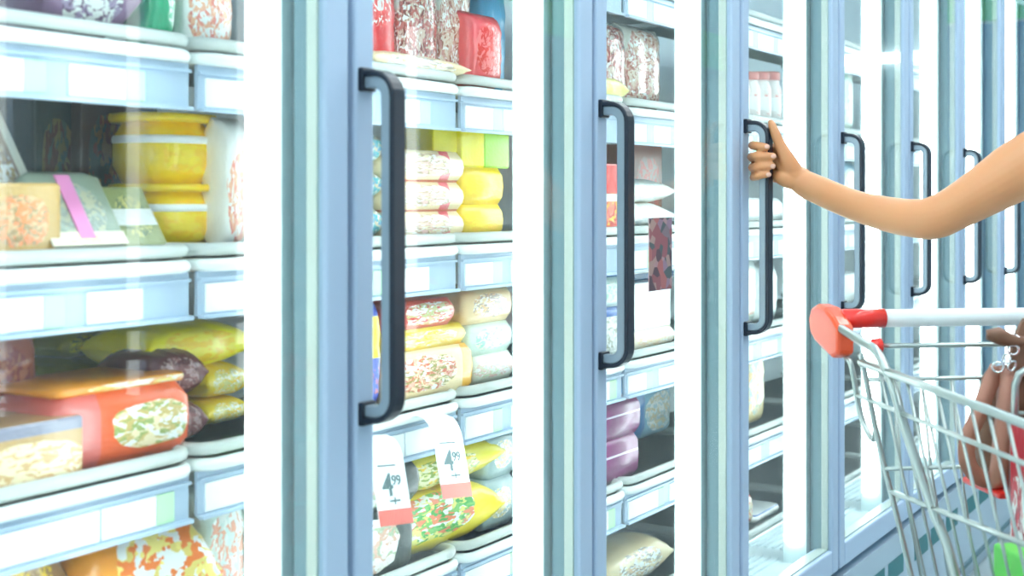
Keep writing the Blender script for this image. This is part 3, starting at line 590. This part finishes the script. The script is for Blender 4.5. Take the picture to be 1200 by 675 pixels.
# ------------------------------------------------------------------ goods
def wob(a, b_, s): return sin(a * 7.1 + s) * .5 + sin(a * 13.7 + b_ * 5.3 + s * 2.1) * .3 + sin(b_ * 9.7 - s * 1.7) * .35
def pillow(b, L, A, H, seed, upright):
    """bag: L along its long axis, A deep, H thick, ends pressed flat into seals"""
    ns, na = 26, 24; rings = []
    for i in range(ns + 1):
        s = -1 + 2 * i / ns
        e = max(0., 1 - abs(s) ** 4.5)
        flat = e ** .5
        for_end = abs(s) > .93
        ring = []
        for k in range(na):
            a = 2 * pi * k / na; ca, sa = cos(a), sin(a)
            pw = .72
            u = math.copysign(abs(ca) ** pw, ca); v = math.copysign(abs(sa) ** pw, sa)
            wd = (A / 2) * (.90 + .10 * (1 - flat)) * (1 + .03 * wob(s, a, seed))
            th = (H / 2) * max(flat, .035) * (1 + (.0 if for_end else .07 * wob(s * 1.3, a * .6, seed + 3)))
            zig = .012 * L * (1 if k % 2 else -1) * (1 if i in (0, ns) else 0)
            ring.append((wd * u, s * L / 2 + zig, th * v))
        rings.append(ring)
    if upright: rings = [[(z * 1.0, x, y + L / 2) for x, y, z in r] for r in rings]
    else: rings = [[(x, y, z + H / 2) for x, y, z in r] for r in rings]
    b.rings(rings, 0, True, True)
def rbox(b, d, w, h, r=.006, mi=0, z0=0., puff=0.):
    rr = r; r = min(r, d * .45, w * .45)
    pr = []
    for cx, cy, a0 in ((d / 2 - r, w / 2 - r, 0), (-d / 2 + r, w / 2 - r, 90), (-d / 2 + r, -w / 2 + r, 180), (d / 2 - r, -w / 2 + r, 270)):
        for a in (0, 30, 60, 90): pr.append((cx + r * cos(radians(a0 + a)), cy + r * sin(radians(a0 + a))))
    rings = []; r = min(rr, d * .3, w * .3, h * .3)
    for t, z in ((1 - r / max(d, .01), 0), (1, r), (1 + puff, h / 2), (1, h - r), (1 - r / max(d, .01), h)):
        rings.append([(x * t, y * t, z + z0) for x, y in pr])
    b.rings(rings, mi, True, True)
KIND = dict(bag_h='bag', bag_v='bag')
for gi, (kind, mat, x, y, z, d, w, h, rot, name, label, cat, group) in enumerate(GOODS):
    m = M['p_' + mat]
    if kind == 'bag_h': b = MB(); pillow(b, w, d, h, gi, False); o = b.build(name, m)
    elif kind == 'bag_v': b = MB(); pillow(b, h, w, d, gi, True); o = b.build(name, m)
    elif kind == 'carton':
        b = MB(); rbox(b, d, w, h, .003); o = b.build(name, m)
        for p_ in o.data.polygons: p_.use_smooth = False
    elif kind == 'pack': b = MB(); rbox(b, d, w, h, .014, puff=.02); o = b.build(name, m)
    elif kind == 'tub':
        o = empty(name)
        b = MB(); rbox(b, d * .93, w * .93, h * .90, .055); b.build('tub_body', m, o)
        b = MB(); rbox(b, d, w, h * .12, .058, 0, h * .88); b.build('tub_lid', m, o)
        b = MB(); rbox(b, d * .945, w * .945, h * .13, .056, 0, h * .56); b.build('label_band', M['labelw'], o)
    elif kind == 'jar':
        o = empty(name)
        b = MB(); rr = w * .42
        b.rings([[(q * rr * cos(2 * pi * i / 20), q * rr * sin(2 * pi * i / 20), zz * h) for i in range(20)] for q, zz in ((.85, 0), (1, .06), (1, .66), (.8, .78), (.8, .84))], 0)
        b.build('jar_body', m, o)
        b = MB(); b.rings([[(q * rr * cos(2 * pi * i / 20), q * rr * sin(2 * pi * i / 20), zz * h) for i in range(20)] for q, zz in ((.86, .84), (.88, .97), (.8, 1.0))], 0); b.build('lid', M['lid'], o)
    elif kind == 'tray':
        o = empty(name)
        b = MB(); rbox(b, d, w, h, .010); b.build('tray_body', m, o)
        b = MB(); b.box(d / 2 + .0005, d / 2 + .002, -w * .10, w * .08, h * .12, h * .92); b.build('pink_stripe', PINK, o)
        b = MB(); b.box(d / 2 + .0002, d / 2 + .0015, -w * .46, w * .46, h * .03, h * .20); b.build('label_band', M['p_tan'], o)
    elif kind == 'tray_bag':
        o = empty(name)
        b = MB(); rbox(b, d, w, h * .9, .02, puff=.015); b.build('tray_body', m, o)
        b = MB(); rbox(b, d * .9, w * .96, h * .10, .012, 0, h * .9); b.build('top_film', M['p_orangeyellow'], o)
    o.location = (x, y, z); o.rotation_euler = [radians(a) for a in rot]
    tag(o, label, cat, group)
# ------------------------------------------------------------------ shopping cart
CART = W(.502, 2.05, 0); CART_RZ = YAW + radians(7.18); WB = .56
cart = empty('shopping_cart', CART, CART_RZ)
tag(cart, 'wire shopping cart with white handle bar and red grip ends, a handbag in its seat', 'shopping cart')
def L3(a, s, z): return (a, -s, z)                       # across, ahead (away from the handle), up
def side(s, z): return .2 * (1 - z) + .04 * s            # the basket's flank leans inward
def flank(pts, mir): return [L3((WB - a) if mir else a, s, z) for a, s, z in [(side(s, z), s, z) for s, z in pts]]
RIM0, RIM1 = (.055, .956), (.86, .922)
def rimz(s): return RIM0[1] + (RIM1[1] - RIM0[1]) * (s - RIM0[0]) / (RIM1[0] - RIM0[0])
for mir in (False, True):
    b = MB()
    b.tube(flank([RIM0, (.3, rimz(.3)), (.6, rimz(.6)), RIM1], mir), .0062, 10)
    for (s0, z0), (s1, z1), r in (((.012, .901), (.86, .876), .0036), ((.071, .766), (.85, .80), .0042), ((.085, .64), (.83, .70), .0036), ((.10, .515), (.80, .62), .0045)):
        b.tube(flank([(s0, z0), ((s0 + s1) / 2, (z0 + z1) / 2), (s1, z1)], mir), r, 8)
    b.tube(flank(catmull([(.057, .968), (.060, .949), (.062, .835), (.077, .736), (.088, .644), (.10, .515)], 4), mir), .0042, 8)
    b.tube(flank(catmull([(-.02, .962), (.0, .956), (.015, .945), (.013, .880), (.026, .848), (.045, .838), (.060, .855)], 4), mir), .0042, 8)
    s = .115
    while s < .84:
        zb = .515 + (.62 - .515) * max(0, s + .03 - .1) / .7
        b.tube(flank([(s, rimz(s)), (s + .015, .75), (s + .03, zb)], mir), .0024, 6); s += .043
    b.build('side_panel', M['chrome'], cart)
    st = MB()
    P_ = [(-.002, 0, 1.002), (.005, .072, .988), (.010, .118, .977), (.019, .149, .936), (.031, .164, .878), (.053, .2, .777), (.072, .237, .686), (.09, .31, .44), (.08, .33, .26), (.08, .30, .17)]
    P_ = catmull(P_, 5)
    st.tube([L3(WB - a if mir else a, s_, z) for a, s_, z in P_], .0068, 12)
    st.build('handle_strut', M['chrome'], cart)
    # red end bracket: a rounded plate at the end of the handle
    pr = [(.012, .962), (.012, 1.004), (-.012, 1.018), (-.045, 1.030), (-.080, 1.032), (-.105, 1.024), (-.118, 1.006), (-.112, .985), (-.09, .972), (-.05, .962), (-.012, .953)]
    a0, a1 = (-.010, .018) if not mir else (WB - .018, WB + .010)
    b = MB(); b.rings([[L3(a, s_, z) for s_, z in pr] for a in (a0, a1)], 0, False)
    b.build('end_bracket', M['orangep'], cart, bevel=.006)
    b = MB(); b.cyl(L3(.012 if not mir else WB - .012, -.022, 1.0135), L3(.078 if not mir else WB - .078, -.022, 1.0135), .0150, 20); b.build('grip_sleeve', M['redp'], cart)
    b = MB(); c0, c1 = (.045, .064) if not mir else (WB - .045, WB - .064)
    b.tube([L3(c0, .0, .973), L3(c0 + (c1 - c0) * .3, .0, .973), L3(c1, .0, .973), L3(c1 + (c1 - c0) * .05, 0, .973)], [.004, .011, .0125, .006], 14); b.build('rod_cap', M['redp'], cart)
b = MB(); b.cyl(L3(.074, -.022, 1.0135), L3(WB - .074, -.022, 1.0135), .0140, 20); b.build('handle_bar', M['whitep'], cart)
# gate at the handle end and the fold-out child seat
b = MB()
b.cyl(L3(.06, 0, .973), L3(WB - .06, 0, .973), .004, 8); b.cyl(L3(.03, .03, .926), L3(WB - .03, .03, .926), .0035, 8)
b.cyl(L3(.04, .075, .80), L3(WB - .04, .075, .80), .0032, 8); b.cyl(L3(.09, .10, .56), L3(WB - .09, .10, .56), .0035, 8)
a = .07
while a < WB - .06:
    b.tube([L3(a, .03, .926), L3(a, .06, .80), L3(.28 + (a - .28) * .85, .10, .56)], .0023, 6); a += .047
b.build('rear_gate', M['chrome'], cart)
seat = MB(); seat.box(.155, .42, -.196, -.082, .778, .788); 
seat.build('child_seat', M['redp'], cart, bevel=.004)
b = MB()
b.tube([L3(.172, .202, .782), L3(.174, .206, .94), L3(.179, .208, .955), L3(.192, .21, .964), L3(.365, .21, .964), L3(.38, .208, .955), L3(.385, .206, .94), L3(.385, .202, .782)], .0055, 10)
b.cyl(L3(.174, .204, .90), L3(.385, .204, .90), .003, 8); b.cyl(L3(.17, .202, .782), L3(.385, .202, .782), .004, 8)
for i in range(1, 5): b.cyl(L3(.174 + i * .042, .203, .782), L3(.174 + i * .042, .21, .964), .0022, 6)
b.build('seat_back', M['chrome'], cart)
b = MB()
a = .11
for i in range(9): b.cyl(L3(.10 + i * .045, .10, .515), L3(.14 + i * .035, .80, .62), .0026, 6)
for i in range(6):
    s = .1 + i * .14; z = .515 + .105 * (s - .1) / .7
    b.cyl(L3(side(s, z), s, z), L3(WB - side(s, z), s, z), .0026, 6)
b.build('basket_floor', M['chrome'], cart)
b = MB()
for s, z, r in ((.86, .922, .006), (.86, .876, .0036), (.85, .80, .0036), (.83, .70, .0036), (.80, .62, .0045)): b.cyl(L3(side(s, z), s, z), L3(WB - side(s, z), s, z), r, 8)
for i in range(9): b.cyl(L3(.07 + i * .0525, .86, .922), L3(.13 + i * .0375, .80, .62), .0024, 6)
b.build('front_panel', M['chrome'], cart)
b = MB()
b.tube([L3(.08, -.0, .15)] + [L3(.08, .3, .17), L3(.16, .82, .19), L3(WB - .16, .82, .19), L3(WB - .08, .3, .17), L3(WB - .08, 0, .15)], .011, 10)
b.cyl(L3(.08, .05, .153), L3(WB - .08, .05, .153), .009, 8); b.tube([L3(.10, .30, .44), L3(.13, .60, .55), L3(.17, .79, .62)], .007, 8); b.tube([L3(WB - .10, .30, .44), L3(WB - .13, .60, .55), L3(WB - .17, .79, .62)], .007, 8)
b.build('chassis', M['chrome'], cart)
for a, s in ((.08, .02), (WB - .08, .02), (.17, .78), (WB - .17, .78)):
    f = MB(); f.box(a - .018, a - .014, -s - .02, -s + .02, .05, .15); f.box(a + .014, a + .018, -s - .02, -s + .02, .05, .15); f.box(a - .018, a + .018, -s - .02, -s + .02, .145, .17)
    fork = f.build('castor', M['chrome'], cart)
    w_ = MB(); w_.tube([(a - .0135, -s, .0605), (a - .011, -s, .0605), (a + .011, -s, .0605), (a + .0135, -s, .0605)], [.052, .06, .06, .052], 24); w_.build('wheel', M['rubber'], fork)
def in_cart(name, label, cat):
    o = empty(name, CART, CART_RZ); return tag(o, label, cat)
# brown handbag in the child seat
bag = in_cart('handbag', 'brown leather handbag with steel rings sitting in the seat of the shopping cart', 'handbag')
def sect(a0, a1, s0, s1, z, n=28, p=.6):
    ca, cs, ra, rs = (a0 + a1) / 2, (s0 + s1) / 2, (a1 - a0) / 2, (s1 - s0) / 2
    out = []
    for i in range(n):
        t = 2 * pi * i / n; c, s_ = cos(t), sin(t)
        fold = 1 + .05 * sin(9 * t + 3 * z * 30)
        out.append(L3(ca + ra * math.copysign(abs(c) ** p, c) * fold, cs + rs * math.copysign(abs(s_) ** p, s_) * fold, z))
    return out
b = MB()
prof = [(.170, .40, .088, .160, .7895), (.160, .405, .080, .168, .80), (.157, .41, .078, .170, .83), (.160, .405, .080, .168, .865), (.164, .39, .085, .165, .905), (.170, .37, .09, .16, .94), (.178, .36, .105, .15, .960)]
b.rings([sect(*p_) for p_ in prof], 0, True); b.build('bag_body', M['leatherd'], bag, subd=1)
for c, w0, w1, m in ((.174, .011, .016, 'leather'), (.222, .014, .018, 'leather'), (.275, .018, .024, 'leather')):
    b = MB(); rings = []
    for z, sf, ww, ac in ((.956, .160, w0, c + .010), (.945, .170, w0, c + .009), (.90, .178, (w0 + w1) / 2, c + .004), (.865, .182, w1, c), (.83, .184, w1, c - .004), (.80, .181, w1, c - .006), (.79, .176, w1, c - .006)):
        rings.append([L3(ac - ww, sf - .010, z), L3(ac - ww * .9, sf + .002, z), L3(ac + ww * .9, sf + .002, z), L3(ac + ww, sf - .010, z)])
    b.rings(rings, 0, True); b.build('leather_panel', M[m], bag)
# slack strap hanging in a loop on the near side
b = MB(); rings = []
loop = catmull([(.172, .160, .958), (.155, .166, .930), (.136, .172, .892), (.121, .175, .862), (.117, .176, .840), (.123, .175, .820), (.142, .170, .803), (.166, .164, .798)], 5)
for i, (a, s, z) in enumerate(loop):
    p0, p1 = Vector(loop[max(i - 1, 0)]), Vector(loop[min(i + 1, len(loop) - 1)]); t = (p1 - p0).normalized(); na, nz = -t.z, t.x
    w_ = .012
    rings.append([L3(a + na * q * w_, s + r_ * .0018, z + nz * q * w_) for q, r_ in ((-1, -1), (1, -1), (1, 1), (-1, 1))])
b.rings(rings, 0, True); b.build('strap', M['leather'], bag)
b = MB(); rings = []
for a, s, z in catmull([(.202, .16, .945), (.212, .15, .985), (.232, .14, 1.02), (.262, .135, 1.05), (.30, .135, 1.052), (.33, .14, 1.01), (.342, .15, .95)], 6):
    rings.append([L3(a + q * .014 * (1 if z < 1.04 else .4), s + r_ * .004, z + (q * .012 if z >= 1.03 else 0)) for q, r_ in ((-1, -1), (1, -1), (1, 1), (-1, 1))])
b.rings(rings, 0, False); b.build('strap', M['leatherd'], bag)
b = MB(); rings = []
for a, s, z, h in ((.150, .172, 1.006, .007), (.17, .172, 1.004, .013), (.19, .17, .997, .010), (.213, .168, .995, .006), (.226, .165, .998, .004)):
    rings.append([L3(a, s - .004, z - h), L3(a, s + .005, z - h * .6), L3(a, s + .005, z + h * .6), L3(a, s - .004, z + h)])
b.rings(rings, 0, True); b.build('leather_tassel', M['leatherd'], bag)
def ring(c, r, n_, rr=.0017):
    n_ = Vector(n_).normalized(); u = n_.orthogonal().normalized(); v = n_.cross(u); b = MB()
    b.tube([Vector(L3(*c)) + (u * cos(2 * pi * i / 20) + v * sin(2 * pi * i / 20)) * r for i in range(20)], rr, 8, 0, True); return b
for c, r, n_ in (((.166, .172, .960), .0075, (.5, 1, .3)), ((.186, .174, .962), .0075, (-.4, 1, .3)), ((.178, .174, .972), .006, (1, .5, 0)), ((.190, .170, .984), .0075, (.3, 1, .4)), ((.197, .166, .998), .006, (1, .5, .2))):
    ring(c, r, n_).build('steel_ring', M['steel'], bag)
# goods in the basket
M['p_cartgreen'] = pack_mat('print_cart_green', (.12, .62, .10), food=[(.85, .16, .05), (.8, .12, .05)], patch=(.5, .5, .3, .3), seed=91)
def put(name, label, cat, a0, a1, s0, s1, z0, z1, m, extra=None, tilt=0):
    o = in_cart(name, label, cat)
    b = MB(); b.box(a0, a1, -s1, -s0, z0, z1); b.build('box_body', m, o, bevel=.004)
    if extra: extra(o)
    return o
M['boxgreen'] = pbr('green_carton', (.14, .68, .10), .4)
def glabel(o):
    b = MB(); n = 20
    ring_ = lambda s: [L3(.112 + .030 * math.copysign(abs(cos(t)) ** .5, cos(t)), s, .722 + .0085 * math.copysign(abs(sin(t)) ** .5, sin(t))) for t in [2 * pi * i / n for i in range(n)]]
    b.rings([ring_(.420), ring_(.4216)], 0, False); b.build('red_label', M['orangep'], o)
put('green_carton', 'bright green carton with a red label low in the shopping cart', 'carton', .078, .25, .33, .42, .575, .755, M['boxgreen'], glabel)
M['p_cartred'] = pack_mat('print_cart_red', (.70, .05, .09), food=[WHT, (.75, .08, .12), (.5, .05, .1)], patch=(.5, .62, .5, .16), seed=77, scale=5)
put('red_package', 'red package with white print standing in the cart beside the handbag', 'package', .150, .33, .235, .29, .565, .895, M['p_cartred'])
# ------------------------------------------------------------------ the shopper
def ring_pts(c, t, ref, ra, rb, n=20, p=1.0):
    t = t.normalized(); u = (ref - t * ref.dot(t)).normalized(); v = t.cross(u)
    out = []
    for i in range(n):
        a = 2 * pi * i / n; x, y = cos(a), sin(a)
        out.append(c + u * ra * math.copysign(abs(x) ** p, x) + v * rb * math.copysign(abs(y) ** p, y))
    return out
def limb(b, pts, ref=(0, 0, 1), n=20, sub=5, mi=0, p=1.0, cap=True):
    """closed limb through (point, ra along ref, rb across), rounded at both ends"""
    q = catmull([(*Vector(c), ra, rb) for c, ra, rb in pts], sub); ref = Vector(ref); rings = []
    C = [Vector(x[:3]) for x in q]
    T = [(C[min(i + 1, len(C) - 1)] - C[max(i - 1, 0)]).normalized() for i in range(len(C))]
    if cap:
        for k in range(4):
            a = radians(15 + k * 20); rings.append(ring_pts(C[0] - T[0] * min(q[0][3:]) * cos(a), T[0], ref, q[0][3] * sin(a), q[0][4] * sin(a), n, p))
    for x, c, t in zip(q, C, T): rings.append(ring_pts(c, t, ref, x[3], x[4], n, p))
    if cap:
        for k in range(4):
            a = radians(75 - k * 20); rings.append(ring_pts(C[-1] + T[-1] * min(q[-1][3:]) * cos(a), T[-1], ref, q[-1][3] * sin(a), q[-1][4] * sin(a), n, p))
    b.rings(rings, mi, True)
def ell(b, c, r, ax=None, n=20):
    c = Vector(c); rings = []
    X, Y, Z = ax or (Vector((1, 0, 0)), Vector((0, 1, 0)), Vector((0, 0, 1)))
    for i in range(1, 16):
        a = pi * i / 16
        rings.append([c + X * r[0] * sin(a) * cos(2 * pi * k / n) + Y * r[1] * sin(a) * sin(2 * pi * k / n) - Z * r[2] * cos(a) for k in range(n)])
    b.rings(rings, 0, True)
RC = Vector((CY, SY, 0)); TC = Vector((SY, -CY, 0)); UZ = Vector((0, 0, 1))
BAR = Vector((.0405, YS + 3 * PITCH + .024, 0))          # the gripped handle's upright
def H(r, t, z): return BAR + RC * (r / 1000) + TC * (t / 1000) + UZ * z
body = MB()
# fingers wrap round the far side of the bar and back to the near side; (z, radius, tip offset)
for z, r, tip, kn, dz in ((1.3010, 8.3, -3, 0, .004), (1.2800, 8.9, 9, 1.5, .0), (1.2600, 8.5, 8, .5, -.002), (1.2420, 7.6, 0, -2, -.004)):
    k = r / 1000
    limb(body, [(H(27, -20, z - .004), k * 1.15, k * 1.15), (H(8, -24.5, z - .001), k * 1.08, k * 1.08), (H(-12, -24.5, z), k * 1.02, k * 1.02), (H(-22 - kn, -17, z + dz * .4), k * 1.06, k * 1.06),
                (H(-24 - kn, -2, z + dz * .3), k * .98, k * .98), (H(-21 - kn, 15, z), k * .98, k * .98), (H(-12, 22, z - dz * .4), k * .94, k * .94), (H(tip, 23.5, z - dz * .8), k * .84, k * .84)], n=14, sub=4)
# metacarpals
for z, zw, r in ((1.298, 1.252, 10.5), (1.279, 1.244, 10.5), (1.260, 1.236, 10.5), (1.2425, 1.228, 10.5)):
    k = r / 1000
    limb(body, [(H(64, -4, zw), k * 1.1, k * 1.1), (H(46, -9, (z + zw) / 2), k * 1.15, k * 1.15), (H(26, -18, z - .002), k * 1.05, k * 1.05)], n=14)
# thumb and its ball, heel of the hand
limb(body, [(H(60, 5, 1.246), .015, .014), (H(46, 11, 1.262), .0175, .0155), (H(34, 12, 1.284), .0145, .0135), (H(24.5, 11, 1.305), .0108, .0105), (H(19, 10, 1.318), .0098, .0098),
            (H(15, 8, 1.330), .0092, .0088), (H(10.5, 6, 1.342), .0078, .0070), (H(8.5, 5, 1.347), .006, .0054)], n=16)
limb(body, [(H(86, 1, 1.2270), .017, .017), (H(66, 2.5, 1.2335), .0195, .0195), (H(46, 4, 1.2355), .0185, .0185), (H(32, 4.5, 1.239), .0155, .016), (H(22, -10, 1.243), .010, .012)], n=16)
limb(body, [(H(70, 4, 1.243), .0165, .017), (H(52, 7, 1.246), .0155, .017), (H(36, 4, 1.260), .014, .014), (H(26, -4, 1.270), .011, .012)], n=14)
def CP(px, py, d): return W((px - 600) / 1572 * d, d, 1.2 - (py - 232) * d / 1572)
# forearm, upper arm; the shopper's right arm reaches across to the door handle
SH = W(1.010, 2.37, 1.300)
arm = [(H(40, -3, 1.254), .009, .011), (H(56, -2, 1.246), .0165, .0175), (CP(941, 214, 2.597), .0255, .026), (CP(962, 224, 2.578), .0275, .028), (CP(1000, 240, 2.525), .0285, .030), (CP(1040, 251, 2.468), .0325, .033), (CP(1072, 256, 2.42), .0350, .035),
       (CP(1095, 255, 2.395), .0385, .036), (CP(1121, 243, 2.385), .0395, .038), (CP(1160, 220, 2.375), .0465, .043), (CP(1200, 196, 2.37), .0545, .047), (SH - RC * .01, .060, .050), (SH + RC * .035 + UZ * .008, .058, .05)]
limb(body, arm, n=24)
ell(body, CP(1091, 268, 2.40), (.024, .020, .020), (RC, TC, UZ))
# torso, neck, head, other arm, legs: the shopper stands behind the cart handle, facing along it
FW = (TC * .992 + RC * .125).normalized(); LF = (RC * .992 - TC * .125).normalized()
B0 = W(1.165, 2.40, 0)
def Bp(l, f, z): return B0 + LF * l + FW * f + UZ * z
limb(body, [(Bp(0, 0, .84), .155, .105), (Bp(0, -.01, .92), .165, .115), (Bp(0, .0, 1.03), .125, .088), (Bp(0, .012, 1.15), .140, .100), (Bp(0, .0, 1.25), .155, .098), (Bp(0, -.012, 1.32), .120, .065), (Bp(0, -.015, 1.36), .06, .052)], ref=LF, n=28)
limb(body, [(Bp(0, -.012, 1.32), .052, .05), (Bp(0, -.005, 1.40), .046, .048), (Bp(0, .010, 1.47), .044, .048)], ref=LF)
ell(body, Bp(0, .0, 1.555), (.070, .088, .095), (LF, FW, UZ)); ell(body, Bp(0, .028, 1.50), (.052, .060, .062), (LF, FW, UZ))
ell(body, Bp(0, .096, 1.527), (.011, .016, .014), (LF, FW, UZ)); limb(body, [(Bp(0, .082, 1.56), .006, .007), (Bp(0, .098, 1.53), .009, .009)], ref=LF, n=10)
for s in (-1, 1): ell(body, Bp(s * .070, -.005, 1.535), (.008, .018, .030), (LF, FW, UZ), 12)
ell(body, Bp(0, .082, 1.487), (.022, .010, .006), (LF, FW, UZ), 12)
limb(body, [(Bp(.125, -.01, 1.30), .056, .05), (Bp(.175, -.01, 1.27), .05, .046), (Bp(.20, -.03, 1.14), .042, .040), (Bp(.215, -.035, 1.03), .036, .035), (Bp(.215, .02, .92), .032, .031), (Bp(.205, .08, .825), .024, .021), (Bp(.20, .10, .79), .03, .018), (Bp(.198, .115, .745), .036, .013)], ref=FW)
for i, (o_, ln) in enumerate(((.026, .062), (.009, .072), (-.008, .068), (-.024, .052))):
    limb(body, [(Bp(.198, .115 + o_, .745), .008, .008), (Bp(.193, .122 + o_, .745 - ln * .6), .0075, .0075), (Bp(.182, .122 + o_, .745 - ln), .0065, .0065)], n=10)
limb(body, [(Bp(.198, .125, .785), .011, .011), (Bp(.188, .158, .755), .009, .009), (Bp(.182, .165, .725), .0075, .0075)], n=10)
for s in (-1, 1):
    limb(body, [(Bp(s * .085, -.005, .86), .085, .09), (Bp(s * .088, .0, .70), .076, .080), (Bp(s * .085, .01, .47), .052, .055), (Bp(s * .085, -.008, .34), .052, .054), (Bp(s * .085, -.015, .16), .036, .037), (Bp(s * .085, -.012, .085), .034, .038)], ref=LF)
    limb(body, [(Bp(s * .086, -.04, .045), .030, .030), (Bp(s * .088, .03, .045), .034, .032), (Bp(s * .092, .12, .034), .040, .022), (Bp(s * .093, .165, .028), .032, .016)], ref=LF)
raw = body.build('raw_body', M['skin'])
md = raw.modifiers.new('remesh', 'REMESH'); md.mode = 'VOXEL'; md.voxel_size = .0022; md.use_smooth_shade = True
sm = raw.modifiers.new('smooth', 'SMOOTH'); sm.factor = .5; sm.iterations = 7
dg = bpy.context.evaluated_depsgraph_get()
pm = bpy.data.meshes.new_from_object(raw.evaluated_get(dg)); pm.name = 'person'
bpy.data.objects.remove(raw)
pm.materials.clear(); pm.materials.append(M['skin'])
for p_ in pm.polygons: p_.use_smooth = True
person = bpy.data.objects.new('person', pm); COL.objects.link(person)
tag(person, 'person with a bare arm reaching in from the right to grip a black door handle', 'person')
# nails
for z, tip, r in ((1.2985, -4, 8.3), (1.2800, 8, 8.9), (1.2610, 7, 8.5), (1.2445, -1, 7.6)):
    b = MB(); ell(b, H(tip + 1, 23.5 + r * .80, z), (.0052, .0016, .0044), (RC, TC, UZ), 12); b.build('fingernail', M['nail'], person)
# clothes
b = MB()
limb(b, [(Bp(0, -.008, .875), .196, .142), (Bp(0, -.008, .95), .182, .132), (Bp(0, .0, 1.04), .134, .097), (Bp(0, .012, 1.15), .148, .108), (Bp(0, .0, 1.25), .163, .106), (Bp(0, -.012, 1.325), .126, .073), (Bp(0, -.013, 1.345), .085, .066)], ref=LF, n=28, cap=False)
b.build('sleeveless_top', M['shirt'], person)
b = MB()
limb(b, [(Bp(0, -.008, .80), .178, .125), (Bp(0, -.01, .90), .184, .132), (Bp(0, -.008, .94), .172, .122)], ref=LF, n=28)
for s in (-1, 1):
    limb(b, [(Bp(s * .085, -.005, .86), .090, .097), (Bp(s * .088, .0, .70), .084, .088), (Bp(s * .085, .01, .47), .062, .065), (Bp(s * .085, -.008, .34), .060, .062), (Bp(s * .085, -.015, .16), .050, .050), (Bp(s * .085, -.012, .10), .050, .050)], ref=LF, cap=False)
b.build('jeans', M['jeans'], person)
for s in (-1, 1):
    b = MB(); limb(b, [(Bp(s * .086, -.045, .042), .038, .036), (Bp(s * .088, .03, .042), .042, .037), (Bp(s * .092, .12, .036), .047, .030), (Bp(s * .093, .17, .030), .040, .024)], ref=LF); b.build('shoe', M['shirt'], person)
b = MB(); ell(b, Bp(0, -.018, 1.575), (.080, .090, .092), (LF, FW, UZ)); limb(b, [(Bp(0, -.075, 1.58), .070, .035), (Bp(0, -.088, 1.48), .065, .030), (Bp(0, -.085, 1.38), .050, .022)], ref=LF)
b.build('hair', M['hair'], person)
for s in (-1, 1):
    b = MB(); ell(b, Bp(s * .030, .074, 1.548), (.012, .010, .008), (LF, FW, UZ), 12); ey = b.build('eye', M['whitep'], person)
    b = MB(); ell(b, Bp(s * .030, .0815, 1.548), (.0055, .0035, .0055), (LF, FW, UZ), 12); b.build('iris', M['hair'], ey)
b = MB(); ell(b, Bp(0, .0885, 1.487), (.021, .006, .006), (LF, FW, UZ), 12); b.build('lips', pbr('lip', (.6, .2, .16), .4), person)
# ------------------------------------------------------------------ light and colour
w = bpy.data.worlds.new('world'); scene.world = w; w.use_nodes = True
w.node_tree.nodes['Background'].inputs[0].default_value = (.85, .95, 1, 1); w.node_tree.nodes['Background'].inputs[1].default_value = .6
vs = scene.view_settings
vs.view_transform = 'Standard'; vs.look = 'None'; vs.exposure = .42; vs.gamma = 1; vs.use_curve_mapping = False
cy = scene.cycles
cy.max_bounces = 10; cy.diffuse_bounces = 6; cy.glossy_bounces = 4; cy.transparent_max_bounces = 24
cy.caustics_reflective = False; cy.caustics_refractive = False
cy.sample_clamp_indirect = 8
